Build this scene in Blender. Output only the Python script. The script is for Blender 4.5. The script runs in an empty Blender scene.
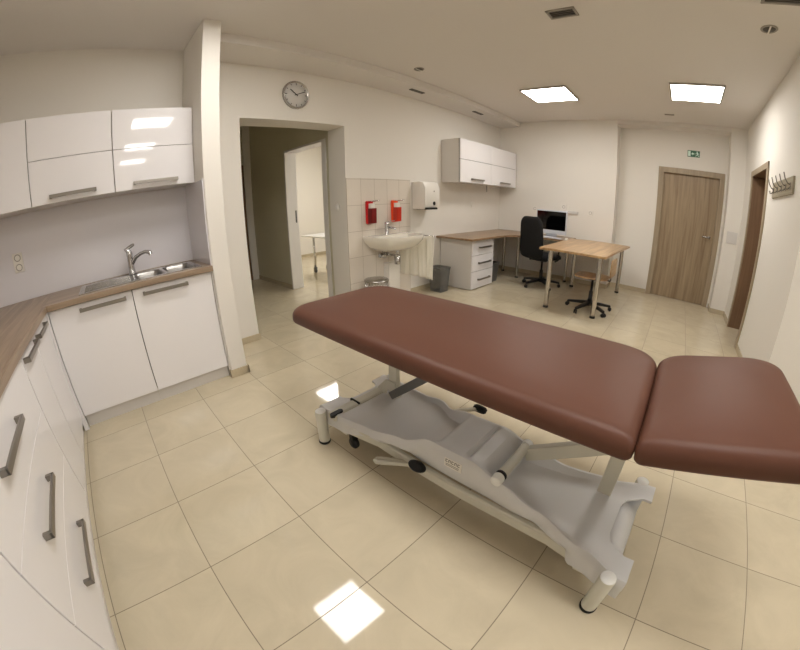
import bpy, bmesh, math, random
from mathutils import Vector, Matrix, Euler
random.seed(7)
S = bpy.context.scene
COL = S.collection
PI = math.pi

# ------------------------------------------------------------------ helpers
def bm_new(): return bmesh.new()

def box(bm, x0, x1, y0, y1, z0, z1, bev=0.0, seg=2, mi=0):
    r = bmesh.ops.create_cube(bm, size=1.0)
    vs = r['verts']
    for v in vs:
        v.co = Vector(((x0+x1)/2+v.co.x*(x1-x0), (y0+y1)/2+v.co.y*(y1-y0), (z0+z1)/2+v.co.z*(z1-z0)))
    fs = set(f for v in vs for f in v.link_faces)
    for f in fs: f.material_index = mi
    if bev > 0:
        es = list(set(e for v in vs for e in v.link_edges))
        rr = bmesh.ops.bevel(bm, geom=es, offset=bev, segments=seg, profile=0.5, affect='EDGES')
        for f in rr['faces']: f.material_index = mi
    return vs

def frame_of(d):
    d = d.normalized()
    up = Vector((0, 0, 1)) if abs(d.z) < .95 else Vector((1, 0, 0))
    a = d.cross(up).normalized(); b = a.cross(d).normalized()
    return a, b

def tube(bm, pts, r, seg=14, caps=True, mi=0):
    """round tube through points; r a number or list"""
    pts = [Vector(p) for p in pts]
    n = len(pts); rs = r if isinstance(r, (list, tuple)) else [r]*n
    rings = []; prev = None
    for i, p in enumerate(pts):
        if i == 0: d = pts[1]-pts[0]
        elif i == n-1: d = pts[-1]-pts[-2]
        else: d = (pts[i+1]-pts[i]).normalized()+(pts[i]-pts[i-1]).normalized()
        if prev is None: a, b = frame_of(d)
        else:
            d.normalize(); a = (prev - d*prev.dot(d)).normalized(); b = a.cross(d)
        prev = a
        rings.append([bm.verts.new(p+(a*math.cos(t)+b*math.sin(t))*rs[i]) for t in [2*PI*k/seg for k in range(seg)]])
    for i in range(n-1):
        for k in range(seg):
            f = bm.faces.new((rings[i][k], rings[i][(k+1) % seg], rings[i+1][(k+1) % seg], rings[i+1][k])); f.smooth = True; f.material_index = mi
    if caps:
        f = bm.faces.new(rings[0][::-1]); f.material_index = mi
        f = bm.faces.new(rings[-1]); f.material_index = mi

def bar(bm, p, q, w, h, bev=0.003, mi=0, up=None):
    """rectangular bar from p to q, w across, h in the up direction"""
    p, q = Vector(p), Vector(q); d = (q-p).normalized()
    if up is None: a, b = frame_of(d)
    else:
        a = d.cross(Vector(up)).normalized(); b = a.cross(d).normalized()
    L = (q-p).length
    t = bmesh.new(); box(t, 0, L, -w/2, w/2, -h/2, h/2, bev, 2, mi)
    M = Matrix((d, a, b)).transposed().to_4x4(); M.translation = p
    t.transform(M); merge(bm, t)

def merge(bm, t):
    me = bpy.data.meshes.new('_t'); t.to_mesh(me); t.free(); bm.from_mesh(me); bpy.data.meshes.remove(me)

def lathe(bm, prof, c=(0, 0, 0), seg=32, mi=0, sx=1, sy=1, axis='Z', smooth=True):
    """profile [(r,z)...]"""
    c = Vector(c); rings = []
    def P(r, z, t):
        x, y = r*math.cos(t)*sx, r*math.sin(t)*sy
        if axis == 'Z': return c+Vector((x, y, z))
        if axis == 'X': return c+Vector((z, x, y))
        return c+Vector((y, z, x))
    for (r, z) in prof:
        if r < 1e-6: rings.append([bm.verts.new(P(0, z, 0))])
        else: rings.append([bm.verts.new(P(r, z, 2*PI*k/seg)) for k in range(seg)])
    for A, B in zip(rings[:-1], rings[1:]):
        for k in range(seg):
            k2 = (k+1) % seg
            if len(A) == 1 and len(B) == 1: continue
            if len(A) == 1: vs = (A[0], B[k2], B[k])
            elif len(B) == 1: vs = (A[k], A[k2], B[0])
            else: vs = (A[k], A[k2], B[k2], B[k])
            f = bm.faces.new(vs); f.smooth = smooth; f.material_index = mi
    if len(rings[0]) > 1: bm.faces.new(rings[0][::-1]).material_index = mi
    if len(rings[-1]) > 1: bm.faces.new(rings[-1]).material_index = mi

def prism(bm, poly, z0, z1, bev=0.0, mi=0, axis='Z'):
    """extrude an outline [(u,v)...]; axis Z: (u,v)=(x,y); Y: (u,v)=(x,z); X: (u,v)=(y,z)"""
    def P(u, v, w): return {'Z': (u, v, w), 'Y': (u, w, v), 'X': (w, u, v)}[axis]
    t = bmesh.new()
    lo = [t.verts.new(P(u, v, z0)) for u, v in poly]; hi = [t.verts.new(P(u, v, z1)) for u, v in poly]
    f1 = t.faces.new(lo[::-1]); f2 = t.faces.new(hi); n = len(poly)
    for k in range(n): t.faces.new((lo[k], lo[(k+1) % n], hi[(k+1) % n], hi[k]))
    if bev > 0:
        es = list(set(f1.edges) | set(f2.edges))
        bmesh.ops.bevel(t, geom=es, offset=bev, segments=2, profile=.5, affect='EDGES')
    for f in t.faces: f.material_index = mi
    merge(bm, t)

def rrect(x0, x1, y0, y1, r, n=6):
    out = []
    for cx, cy, a0 in ((x1-r, y0+r, -PI/2), (x1-r, y1-r, 0), (x0+r, y1-r, PI/2), (x0+r, y0+r, PI)):
        for k in range(n+1):
            a = a0+PI/2*k/n; out.append((cx+r*math.cos(a), cy+r*math.sin(a)))
    return out

def obj(name, bm, mat, parent=None, recalc=True):
    if recalc: bmesh.ops.recalc_face_normals(bm, faces=bm.faces)
    me = bpy.data.meshes.new(name); bm.to_mesh(me); bm.free()
    for m in (mat if isinstance(mat, (list, tuple)) else [mat]): me.materials.append(m)
    o = bpy.data.objects.new(name, me); COL.objects.link(o)
    if parent:
        o.parent = parent
        # geometry is written in world coordinates; bring it into the parent's frame
        me.transform(world_of(parent).inverted())
    return o

def world_of(o):
    M = Matrix.LocRotScale(o.location, o.rotation_euler, o.scale)
    return world_of(o.parent) @ M if o.parent else M

def tag(o, label, cat, group=None, kind=None):
    o['label'] = label; o['category'] = cat
    if group: o['group'] = group
    if kind: o['kind'] = kind
    return o

def thing(name, loc, label, cat, rz=0, group=None):
    o = bpy.data.objects.new(name, None); COL.objects.link(o)
    o.location = loc; o.rotation_euler = (0, 0, rz); o.empty_display_size = .1
    return tag(o, label, cat, group)

def struct(name, bm, mat, parent=None):
    o = obj(name, bm, mat, parent)
    if parent is None: o['kind'] = 'structure'
    return o

def recentre(o):
    """move a one-mesh thing's origin to its base"""
    xs = [v.co for v in o.data.vertices]
    c = Vector(((min(v.x for v in xs)+max(v.x for v in xs))/2, (min(v.y for v in xs)+max(v.y for v in xs))/2, min(v.z for v in xs)))
    o.data.transform(Matrix.Translation(-c)); o.location = c
    return o

def copy_tree(o, parent=None):
    c = o.copy(); COL.objects.link(c)
    if parent: c.parent = parent
    for ch in [k for k in bpy.data.objects if k.parent == o]: copy_tree(ch, c)
    return c

def smooth(o, ang=40):
    for p in o.data.polygons: p.use_smooth = True
    try: o.data.set_sharp_from_angle(angle=math.radians(ang))
    except Exception: pass
    return o

# ------------------------------------------------------------------ materials
def lin(c): return tuple((v/12.92 if v <= .04045 else ((v+.055)/1.055)**2.4) for v in c)
def mat(name, rgb, rough=.5, metal=0, coat=0, spec=.5, **kw):
    m = bpy.data.materials.new(name); m.use_nodes = True
    b = m.node_tree.nodes['Principled BSDF']
    b.inputs['Base Color'].default_value = (*lin(rgb), 1)
    b.inputs['Roughness'].default_value = rough; b.inputs['Metallic'].default_value = metal
    b.inputs['Specular IOR Level'].default_value = spec
    if coat: b.inputs['Coat Weight'].default_value = coat; b.inputs['Coat Roughness'].default_value = .03
    for k, v in kw.items(): b.inputs[k.replace('_', ' ')].default_value = v
    return m

def nodes(m): return m.node_tree.nodes, m.node_tree.links, m.node_tree.nodes['Principled BSDF']

def speckle(m, scale=60, amt=.03, bump=0.0):
    """faint procedural tone variation and surface bump"""
    N, L, b = nodes(m)
    g = N.new('ShaderNodeNewGeometry'); n = N.new('ShaderNodeTexNoise'); n.inputs['Scale'].default_value = scale; n.inputs['Detail'].default_value = 4
    L.new(g.outputs['Position'], n.inputs['Vector'])
    base = b.inputs['Base Color'].default_value[:]
    mx = N.new('ShaderNodeMix'); mx.data_type = 'RGBA'
    mx.inputs[6].default_value = tuple(c*(1-amt) for c in base[:3])+(1,); mx.inputs[7].default_value = tuple(min(1, c*(1+amt)) for c in base[:3])+(1,)
    L.new(n.outputs['Fac'], mx.inputs[0]); L.new(mx.outputs[2], b.inputs['Base Color'])
    if bump:
        bp = N.new('ShaderNodeBump'); bp.inputs['Strength'].default_value = bump; bp.inputs['Distance'].default_value = .002
        L.new(n.outputs['Fac'], bp.inputs['Height']); L.new(bp.outputs['Normal'], b.inputs['Normal'])
    return m

def wood(name, c1, c2, axis, rough=.45, scale=1.0, contrast=(.35, .7)):
    """grain runs along axis (0,1,2)"""
    m = mat(name, c1, rough); N, L, b = nodes(m)
    g = N.new('ShaderNodeNewGeometry'); mp = N.new('ShaderNodeMapping')
    sc = [26*scale]*3; sc[axis] = 1.3*scale; mp.inputs['Scale'].default_value = sc
    L.new(g.outputs['Position'], mp.inputs['Vector'])
    n = N.new('ShaderNodeTexNoise'); n.inputs['Scale'].default_value = 1.0; n.inputs['Detail'].default_value = 7; n.inputs['Roughness'].default_value = .62; n.inputs['Distortion'].default_value = .6
    L.new(mp.outputs[0], n.inputs['Vector'])
    r = N.new('ShaderNodeValToRGB'); r.color_ramp.elements[0].position = contrast[0]; r.color_ramp.elements[1].position = contrast[1]
    r.color_ramp.elements[0].color = (*lin(c2), 1); r.color_ramp.elements[1].color = (*lin(c1), 1)
    L.new(n.outputs['Fac'], r.inputs[0]); L.new(r.outputs[0], b.inputs['Base Color'])
    return m

def tiles(name, base, grout, u, v, pu, pv, ou, ov, gw, rough, marble=0.0, cell=.05, coat=0):
    """rectangular tiling in world space along axes u, v"""
    m = mat(name, base, rough, coat=coat); N, L, b = nodes(m)
    g = N.new('ShaderNodeNewGeometry'); s = N.new('ShaderNodeSeparateXYZ'); L.new(g.outputs['Position'], s.inputs[0])
    def M(op, a, bb=None):
        k = N.new('ShaderNodeMath'); k.operation = op
        for i, w in enumerate((a, bb)):
            if w is None: continue
            if isinstance(w, (int, float)): k.inputs[i].default_value = w
            else: L.new(w, k.inputs[i])
        return k.outputs[0]
    su, sv = M('SUBTRACT', s.outputs[u], ou), M('SUBTRACT', s.outputs[v], ov)
    eu, ev = M('PINGPONG', su, pu/2), M('PINGPONG', sv, pv/2)
    e = M('MINIMUM', eu, ev); line = M('LESS_THAN', e, gw)
    cu, cv = M('FLOOR', M('DIVIDE', su, pu)), M('FLOOR', M('DIVIDE', sv, pv))
    cx = N.new('ShaderNodeCombineXYZ'); L.new(cu, cx.inputs[0]); L.new(cv, cx.inputs[1])
    wn = N.new('ShaderNodeTexWhiteNoise'); wn.noise_dimensions = '2D'; L.new(cx.outputs[0], wn.inputs['Vector'])
    off = N.new('ShaderNodeVectorMath'); off.operation = 'MULTIPLY_ADD'; L.new(wn.outputs['Color'], off.inputs[0]); off.inputs[1].default_value = (9, 9, 9); L.new(g.outputs['Position'], off.inputs[2])
    n = N.new('ShaderNodeTexNoise'); n.inputs['Scale'].default_value = 3.2; n.inputs['Detail'].default_value = 8; n.inputs['Roughness'].default_value = .6; n.inputs['Distortion'].default_value = 1.2
    L.new(off.outputs[0], n.inputs['Vector'])
    r = N.new('ShaderNodeValToRGB'); r.color_ramp.elements[0].position = .3; r.color_ramp.elements[1].position = .72
    lo = tuple(c*(1-marble) for c in base); hi = tuple(min(1, c*(1+marble)) for c in base)
    r.color_ramp.elements[0].color = (*lin(lo), 1); r.color_ramp.elements[1].color = (*lin(hi), 1)
    L.new(n.outputs['Fac'], r.inputs[0])
    hs = N.new('ShaderNodeHueSaturation'); L.new(r.outputs[0], hs.inputs['Color'])
    L.new(M('ADD', M('MULTIPLY', wn.outputs['Value'], cell*2), 1-cell), hs.inputs['Value'])
    mx = N.new('ShaderNodeMix'); mx.data_type = 'RGBA'; L.new(line, mx.inputs[0]); L.new(hs.outputs[0], mx.inputs[6]); mx.inputs[7].default_value = (*lin(grout), 1)
    L.new(mx.outputs[2], b.inputs['Base Color'])
    rr = M('ADD', M('MULTIPLY', line, .5), rough); L.new(rr, b.inputs['Roughness'])
    bp = N.new('ShaderNodeBump'); bp.inputs['Strength'].default_value = .35; bp.inputs['Distance'].default_value = .001; bp.invert = True
    L.new(line, bp.inputs['Height']); L.new(bp.outputs[0], b.inputs['Normal'])
    return m

def emit(name, rgb, s):
    m = bpy.data.materials.new(name); m.use_nodes = True; N = m.node_tree.nodes; N.clear()
    e = N.new('ShaderNodeEmission'); o = N.new('ShaderNodeOutputMaterial'); e.inputs[0].default_value = (*rgb, 1); e.inputs[1].default_value = s
    m.node_tree.links.new(e.outputs[0], o.inputs[0]); return m

LIGHT = 24.5
M = dict(
 wall=speckle(mat('wall paint', (.89, .874, .848), .75), 90, .015, .08),
 ceil=speckle(mat('ceiling paint', (.87, .855, .84), .8), 60, .015),
 floor=tiles('beige floor tiles', (.78, .735, .64), (.50, .45, .385), 0, 1, .45, .45, 0, 0, .0019, .055, .035, .02),
 wtile=tiles('white wall tiles', (.86, .83, .79), (.66, .62, .57), 1, 2, .2075, .30, 2.477, .02, .0022, .12, .01, .012),
 base=speckle(mat('skirting tile', (.74, .69, .595), .2), 14, .07),
 gloss=mat('glossy white front', (.92, .912, .922), .045, coat=.0, spec=.55),
 carc=mat('white carcass', (.84, .825, .81), .4),
 gap=mat('painted gap shade', (.33, .31, .295), .6),  # shade of the deep gaps between fronts, put into a dark body colour
 splash=speckle(mat('pale splashback panel', (.865, .855, .875), .14), 5, .02),
 trim=mat('white trim', (.9, .89, .88), .3),
 steelh=mat('brushed handle', (.57, .55, .525), .34, .85),
 chrome=mat('chrome', (.80, .80, .81), .1, 1),
 steel=mat('brushed steel', (.72, .71, .70), .26, 1),
 bowl=mat('satin bowl steel', (.62, .61, .60), .38, 1),
 legm=mat('satin steel leg', (.76, .74, .71), .22, 1),
 topx=wood('worktop oak along x', (.665, .585, .50), (.52, .44, .365), 0, .35),
 topy=wood('worktop oak along y', (.665, .585, .50), (.52, .44, .365), 1, .35),
 desk=wood('desk beech', (.80, .67, .50), (.62, .49, .345), 1, .3),
 desky=wood('desk brown oak', (.66, .545, .42), (.50, .40, .30), 1, .3),
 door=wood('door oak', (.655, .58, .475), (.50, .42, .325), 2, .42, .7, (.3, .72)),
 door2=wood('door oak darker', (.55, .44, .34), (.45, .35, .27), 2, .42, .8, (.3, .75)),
 frame=wood('door frame oak', (.66, .595, .505), (.57, .51, .425), 2, .42, .9),
 leather=speckle(mat('brown upholstery', (.355, .219, .165), .48, spec=.32), 420, .04, .1),
 white=mat('white enamel', (.90, .90, .89), .32),
 cover=mat('grey plastic cover', (.82, .82, .825), .34),
 ivory=mat('ivory enamel', (.80, .79, .74), .35),
 black=mat('black plastic', (.06, .06, .065), .42),
 blackf=speckle(mat('black fabric', (.02, .02, .026), .85), 300, .2, .3),
 screen=mat('black screen', (.015, .015, .018), .08),
 silver=mat('silver plastic', (.80, .81, .84), .35),
 plast=mat('white plastic', (.90, .885, .86), .3),
 plastg=mat('cool white plastic', (.82, .81, .80), .3),
 ceramic=mat('ceramic', (.92, .905, .87), .1, coat=.3),
 red=mat('red plastic', (.80, .06, .10), .3), orange=mat('orange plastic', (.95, .30, .10), .3),
 dred=mat('dark red plastic', (.45, .03, .05), .3), dorange=mat('deep orange plastic', (.75, .17, .08), .3),
 towel=speckle(mat('towel', (.93, .915, .87), .95), 260, .06, .6),
 grey=mat('grey metal', (.42, .42, .42), .45, .4),
 dark=mat('dark void', (.10, .095, .09), .7),
 vent=mat('vent grey', (.62, .60, .57), .5), ventd=mat('vent slats', (.34, .32, .30), .5),
 green=mat('sign green', (.05, .36, .22), .4), signw=mat('sign white', (.86, .95, .90), .4),
 corr=speckle(mat('corridor paint', (.80, .78, .69), .75), 60, .015),
 rub=mat('black rubber', (.03, .03, .03), .7),
 rack=wood('rack grey wood', (.70, .665, .59), (.58, .545, .47), 1, .5),
 panel=emit('light panel', (1.0, .962, .90), LIGHT),
 mesh=mat('bin mesh', (.38, .375, .37), .45, .3),
)
def glassy():
    m = mat('smoked bin', (.45, .45, .44), .3); m.node_tree.nodes['Principled BSDF'].inputs['Alpha'].default_value = .5; return m
M['smoke'] = glassy()

# ------------------------------------------------------------------ room constants
H = 2.72; XW = -1.205; XK = -1.20; YK = -1.05; XR = 2.889; YC = 3.09; YF = 6.0; YR = 6.30; XE = 6.4
O0, O1, OH = 1.286, 2.477, 2.115; TW = .31   # opening in the left wall
XS, FY0, FY1 = -.612, .764, .900             # partition fin

# ---- floor, ceiling
b = bm_new(); box(b, -6.2, XE+.2, YK-.2, 6.9, -.06, 0); struct('floor', b, M['floor'])
b = bm_new(); box(b, XW, XE+.2, YK-.2, YR+.2, H, H+.1)
struct('ceiling', b, M['ceil'])
b = bm_new(); box(b, -6.2, XW, -.2, 6.9, H, H+.1); struct('ceiling_corridor', b, M['ceil'])
b = bm_new(); box(b, XW, -.80, FY1, YF, 2.64, H); struct('ceiling_soffit', b, M['ceil'])
b = bm_new(); box(b, .905, 2.65, YF, YR, 2.66, H); struct('ceiling_recess', b, M['ceil'])
# ---- walls
b = bm_new()
box(b, XW-TW, XW, FY1, O0, 0, H); box(b, XW-TW, XW, O1, YF+.12, 0, H); box(b, XW-TW, XW, O0, O1, OH, H)
struct('wall_left', b, M['wall'])
b = bm_new(); box(b, XW-TW, XK, YK-.2, FY1, 0, H); struct('wall_kitchen', b, M['wall'])
b = bm_new(); box(b, XK, XS, FY0, FY1, 0, H, .004, 2); struct('wall_partition', b, M['wall'])
b = bm_new(); box(b, XK, XE, YK-.2, YK, 0, H); struct('wall_front', b, M['wall'])
b = bm_new()
box(b, XW, .905, YF, YR+.12, 0, H); box(b, 2.65, XR, YF, YR+.12, 0, H)
box(b, .905, 1.60, YR, YR+.12, 0, H); box(b, 2.575, 2.65, YR, YR+.12, 0, H); box(b, 1.60, 2.575, YR, YR+.12, 2.04, H)
struct('wall_back', b, M['wall'])
b = bm_new()
box(b, XR, XR+.20, YC, 4.485, 0, H); box(b, XR, XR+.20, 5.395, YR+.12, 0, H); box(b, XR, XR+.20, 4.485, 5.395, 2.0, H)
box(b, XR+.20, XE, YC, YC+.16, 0, H)
struct('wall_right', b, M['wall'])
b = bm_new(); box(b, XE, XE+.2, YK-.2, YC+.16, 0, H); struct('wall_side', b, M['wall'])
# corridor and bright room beyond
DX0, DX1, DH = -2.71, -1.765, 2.03; CY = 2.56
b = bm_new()
box(b, -6.1, DX0-.025, CY, CY+.16, 0, H); box(b, DX1+.04, XW-TW, CY, CY+.16, 0, H); box(b, DX0-.025, DX1+.04, CY, CY+.16, DH+.025, H)
struct('wall_corridor', b, M['corr'])
b = bm_new(); box(b, -4.2, -4.05, -.1, CY, 0, H); struct('wall_corridor_end', b, M['corr'])
b = bm_new(); box(b, -4.2, XW-TW, -.2, -.05, 0, H); struct('wall_corridor_near', b, M['corr'])
b = bm_new(); box(b, -6.1, XW-TW, 5.0, 5.15, 0, H); box(b, -5.5, -5.35, CY+.16, 5.0, 0, H); struct('wall_room_beyond', b, M['wall'])

# ---- skirting
BH = .065; BT = .012
def skirt(name, boxes, mt='base'):
    b = bm_new()
    for (x0, x1, y0, y1) in boxes: box(b, x0, x1, y0, y1, 0, BH, .0015, 1)
    return struct(name, b, M[mt])
skirt('baseboard_left', [(XW, XW+BT, FY1, O0), (XW-TW, XW+BT, O0-.0, O0+BT), (XW, XW+BT, 3.516, 4.19), (XW, XW+BT, 4.80, YF)])
skirt('baseboard_partition', [(XS, XS+BT, FY0-BT, FY1+BT), (XK+.6, XS, FY1, FY1+BT), (XS-.03, XS, FY0-BT, FY0)])
skirt('baseboard_back', [(XW, .905+BT, YF-BT, YF), (.905, .905+BT, YF, YR), (.905, 1.55, YR-BT, YR), (2.65-BT, 2.65, YF-BT, YR), (2.65, XR, YF-BT, YF)])
skirt('baseboard_right', [(XR-BT, XR, YC-BT, 4.43), (XR-BT, XR, 5.44, YF), (XR, XE, YC-BT, YC)])
skirt('baseboard_corridor', [(-4.05, DX0-.03, CY-BT, CY), (DX1+.12, XW-TW, CY-BT, CY), (-4.05, -4.05+BT, 0, CY)])
skirt('baseboard_room_beyond', [(-5.35, -5.35+BT, CY+.16, 5.0), (-5.35, XW-TW, 5.0-BT, 5.0)])

# ---- wall tiles behind the washbasin
b = bm_new(); box(b, XW, XW+.008, O1+.002, 3.515, 0, 1.53); struct('trim_1', b, M['wtile'])

# ------------------------------------------------------------------ ceiling lights
def ceiling_panel(x, y, s, label, group='square ceiling light panels', z=H):
    t = thing('ceiling_light', (x+s/2, y+s/2, z-.012), label, 'ceiling light', 0, group)
    b = bm_new(); w = .018
    for a in ((x-w, x+s+w, y-w, y), (x-w, x+s+w, y+s, y+s+w), (x-w, x, y, y+s), (x+s, x+s+w, y, y+s)): box(b, *a, z-.022, z, .002, 1)
    obj('frame', b, M['vent'], t)
    b = bm_new(); box(b, x, x+s, y, y+s, z-.019, z-.001); obj('diffuser', b, M['panel'], t)
    return t
PS = .56
ceiling_panel(.03, 4.22, PS, 'lit square ceiling light above the desk, left one of the two at the far end')
ceiling_panel(1.80, 4.22, PS, 'lit square ceiling light in front of the far door, right one of the two')
ceiling_panel(.0, .60, PS, 'ceiling light over the kitchen end, seen only as the bright patch on the near floor')
ceiling_panel(1.62, .56, PS, 'ceiling light above the couch, seen only as the largest reflection in the cupboard')
ceiling_panel(3.32, .56, PS, 'lit square ceiling light in the side area, the middle reflection in the wall cupboard')
ceiling_panel(5.00, .56, PS, 'lit square ceiling light in the side area, the lowest reflection in the wall cupboard')
ceiling_panel(-2.6, 4.1, .58, 'added unseen light panel that brightens the room past the corridor', None)  # extra panel, added only to make the room beyond brighter
ceiling_panel(-3.9, 3.40, .62, 'lit square ceiling light in the room past the corridor, mirrored in the floor', None)

# ------------------------------------------------------------------ handles and cupboards
def bow_handle(p0, p1, out, mt=None, parent=None, w=.016, r=.030, name='handle', drop=None):
    """flat bow handle: bar between p0 and p1 standing off along vector out"""
    p0, p1, out = Vector(p0), Vector(p1), Vector(out)
    b = bm_new(); d = (p1-p0).normalized(); o = out.normalized()
    bar(b, p0+o*r, p1+o*r, w*1.5, w*.7, .0015, up=o)
    for q, s in ((p0, 1), (p1, -1)):
        bar(b, q+d*s*w*.5, q+d*s*w*.5+o*(r+.003), w*1.5, w, .0015, up=d)
    return obj(name, b, mt or M['steelh'], parent)

def wall_unit(y0, y1, label, group, handles=True):
    xf = -.86; z0, z1, zm = 1.518, 2.102, 1.815
    t = thing('wall_cupboard', (XK, (y0+y1)/2, z0), label, 'cupboard', 0, group)
    b = bm_new(); box(b, XK+.002, xf-.026, y0+.001, y1-.001, z0+.002, z1-.002); box(b, xf-.026, xf-.0185, y0+.002, y1-.002, z0+.004, z1-.004, 0, 1, 1); obj('body', b, [M['carc'], M['gap']], t)
    g = .0018
    for (a, c, h) in (((z0, zm, True), (zm, z1, False)) if handles else ((z0, z1, False),)):
        b = bm_new(); box(b, xf-.018, xf, y0+g, y1-g, a+g, c-g, .001, 1)
        f = obj('flap_door', b, M['gloss'], t)
        if h: bow_handle((xf, (y0+y1)/2-.165, z0+.044), (xf, (y0+y1)/2+.165, z0+.044), (1, 0, 0), parent=f)
    return t
wall_unit(.165, .762, 'glossy white wall cupboard beside the partition, right one reflecting three ceiling lights', 'kitchen wall cupboards')
wall_unit(-.43, .163, 'glossy white wall cupboard left of the one over the sink, with one visible bow handle', 'kitchen wall cupboards')
t = wall_unit(-1.045, -.432, 'tall undivided corner wall cupboard cut off by the left edge of the photo', 'kitchen wall cupboards', False)

def base_unit(y0, y1, label, group, ha=0, hb=0):
    xf = -.64; z0, z1 = .10, .852
    t = thing('base_cupboard', (-.9, (y0+y1)/2, 0), label, 'cupboard', 0, group)
    b = bm_new(); box(b, XK+.008, xf-.021, y0+.001, y1-.001, z0+.004, .855); obj('body', b, M['gap'], t)
    b = bm_new(); box(b, xf-.018, xf, y0+.002, y1-.002, z0, z1, .001, 1); f = obj('door', b, M['gloss'], t)
    bow_handle((xf, ha, .812), (xf, hb, .812), (1, 0, 0), parent=f)
    b = bm_new(); box(b, xf-.05, xf-.035, y0, y1, 0, z0); obj('plinth', b, M['carc'], t)
    return t
HS = (-.212, .115, .237, .565)
base_unit(.165, .752, 'white base cupboard under the sink bowls, next to the partition', 'kitchen base cupboards', HS[2], HS[3])
base_unit(-.424, .163, 'white base cupboard under the draining board, next to the inner corner', 'kitchen base cupboards', HS[0], HS[1])
b = bm_new(); box(b, -.66, -.634, .754, .763, 0, .858); o = obj('filler_strip', b, M['carc']); tag(recentre(o), 'narrow white filler strip between sink cupboard and partition', 'filler strip')

YL = -.440  # front plane of the left run
def left_unit(x0, x1, label, rows, group):
    z0, z1 = .10, .852
    t = thing('base_cupboard', ((x0+x1)/2, -.75, 0), label, 'cupboard', 0, group)
    b = bm_new(); box(b, x0+.001, x1-.001, YK+.008, YL-.021, z0+.004, .855); obj('body', b, M['gap'], t)
    n = len(rows)
    for (a, c, hz, hx0, hx1) in rows:
        b = bm_new(); box(b, x0+.002, x1-.002, YL-.018, YL, a+.001, c-.001, .001, 1)
        f = obj('drawer_front' if n > 1 else 'door', b, M['gloss'], t)
        if hz: bow_handle((hx0, YL, hz), (hx1, YL, hz), (0, 1, 0), parent=f)
    b = bm_new(); box(b, x0, x1, YL-.05, YL-.035, 0, z0); obj('plinth', b, M['carc'], t)
    return t
left_unit(.222, 1.158, 'wide white drawer unit nearest the camera with three bow handles stacked', [(.60, .852, .742, .59, .925), (.35, .60, .490, .595, .925), (.10, .35, .236, .59, .92)], 'cupboards along the left run')
left_unit(-.14, .218, 'narrow white base cupboard between the drawer unit and the corner one', [(.10, .852, .822, -.10, .205)], 'cupboards along the left run')
left_unit(-.625, -.144, 'narrow white base cupboard in the inner corner with a short bow handle', [(.10, .852, .825, -.46, -.165)], 'cupboards along the left run')
b = bm_new(); box(b, -.658, -.628, YL-.02, -.426, .0, .855); o = obj('corner_post', b, M['gloss']); tag(recentre(o), 'white filler post in the inner corner between the two cupboard runs', 'filler strip')
left_unit(1.162, 1.76, 'white base cupboard at the bottom left corner, front blank in the photo', [(.10, .852, None, 0, 0)], 'cupboards along the left run')

# L-shaped worktop with an opening under the sink
SX0, SX1, SY0, SY1 = -1.085, -.675, -.20, .70      # sink outline
b = bm_new(); ZT0, ZT1 = .86, .898
box(b, XK, SX0+.01, YL+.0, .763, ZT0, ZT1); box(b, SX1-.01, -.607, YL-.012+.0, .763, ZT0, ZT1, .002, 1)
box(b, SX0+.01, SX1-.01, YL, SY0+.01, ZT0, ZT1); box(b, SX0+.01, SX1-.01, SY1-.01, .763, ZT0, ZT1)
box(b, XK, 1.77, YK, YL, ZT0, ZT1, .0, 1, 1)
box(b, -.62, 1.77, YL, YL+.018, ZT0, ZT1, .002, 1, 1)
o = obj('worktop', b, [M['topy'], M['topx']]); tag(recentre(o), 'grey-brown oak kitchen worktop turning the corner along two walls', 'worktop')

# splashback panels
b = bm_new(); box(b, XK+.001, XK+.006, YK, .757, .899, 1.516); box(b, XK+.001, XS-.02, .757, .763, .899, 1.516); box(b, XS-.024, XS-.012, .753, .763, .899, 1.522, .001, 1)
o = obj('splashback', b, M['splash']); tag(recentre(o), 'pale glossy splashback panel behind the kitchen sink', 'splashback')

# sink with drainer
t = thing('kitchen_sink', (-.88, .25, .898), 'stainless steel kitchen sink with draining board set in the worktop', 'sink')
def bowl(b, x0, x1, y0, y1, ztop, depth, r=.045):
    rings = []
    for (ins, z) in ((0, ztop), (.006, ztop-.006), (.014, ztop-.03), (.02, ztop-depth+.03), (.045, ztop-depth), ):
        rings.append([b.verts.new((x, y, z)) for x, y in rrect(x0+ins, x1-ins, y0+ins, y1-ins, max(r-ins*.3, .01), 6)])
    for A, B in zip(rings[:-1], rings[1:]):
        n = len(A)
        for k in range(n): f = b.faces.new((A[k], B[k], B[(k+1) % n], A[(k+1) % n])); f.smooth = True
    b.faces.new(rings[-1])
b = bm_new(); zs = .904
xs = [SX0, SX0+.055, SX1-.03, SX1]; ys = [SY0, .20, .205, .43, .455, .665, SY1]
b1 = (xs[1], xs[2], .215, .425); b2 = (xs[1], xs[2], .45, .66)
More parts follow.
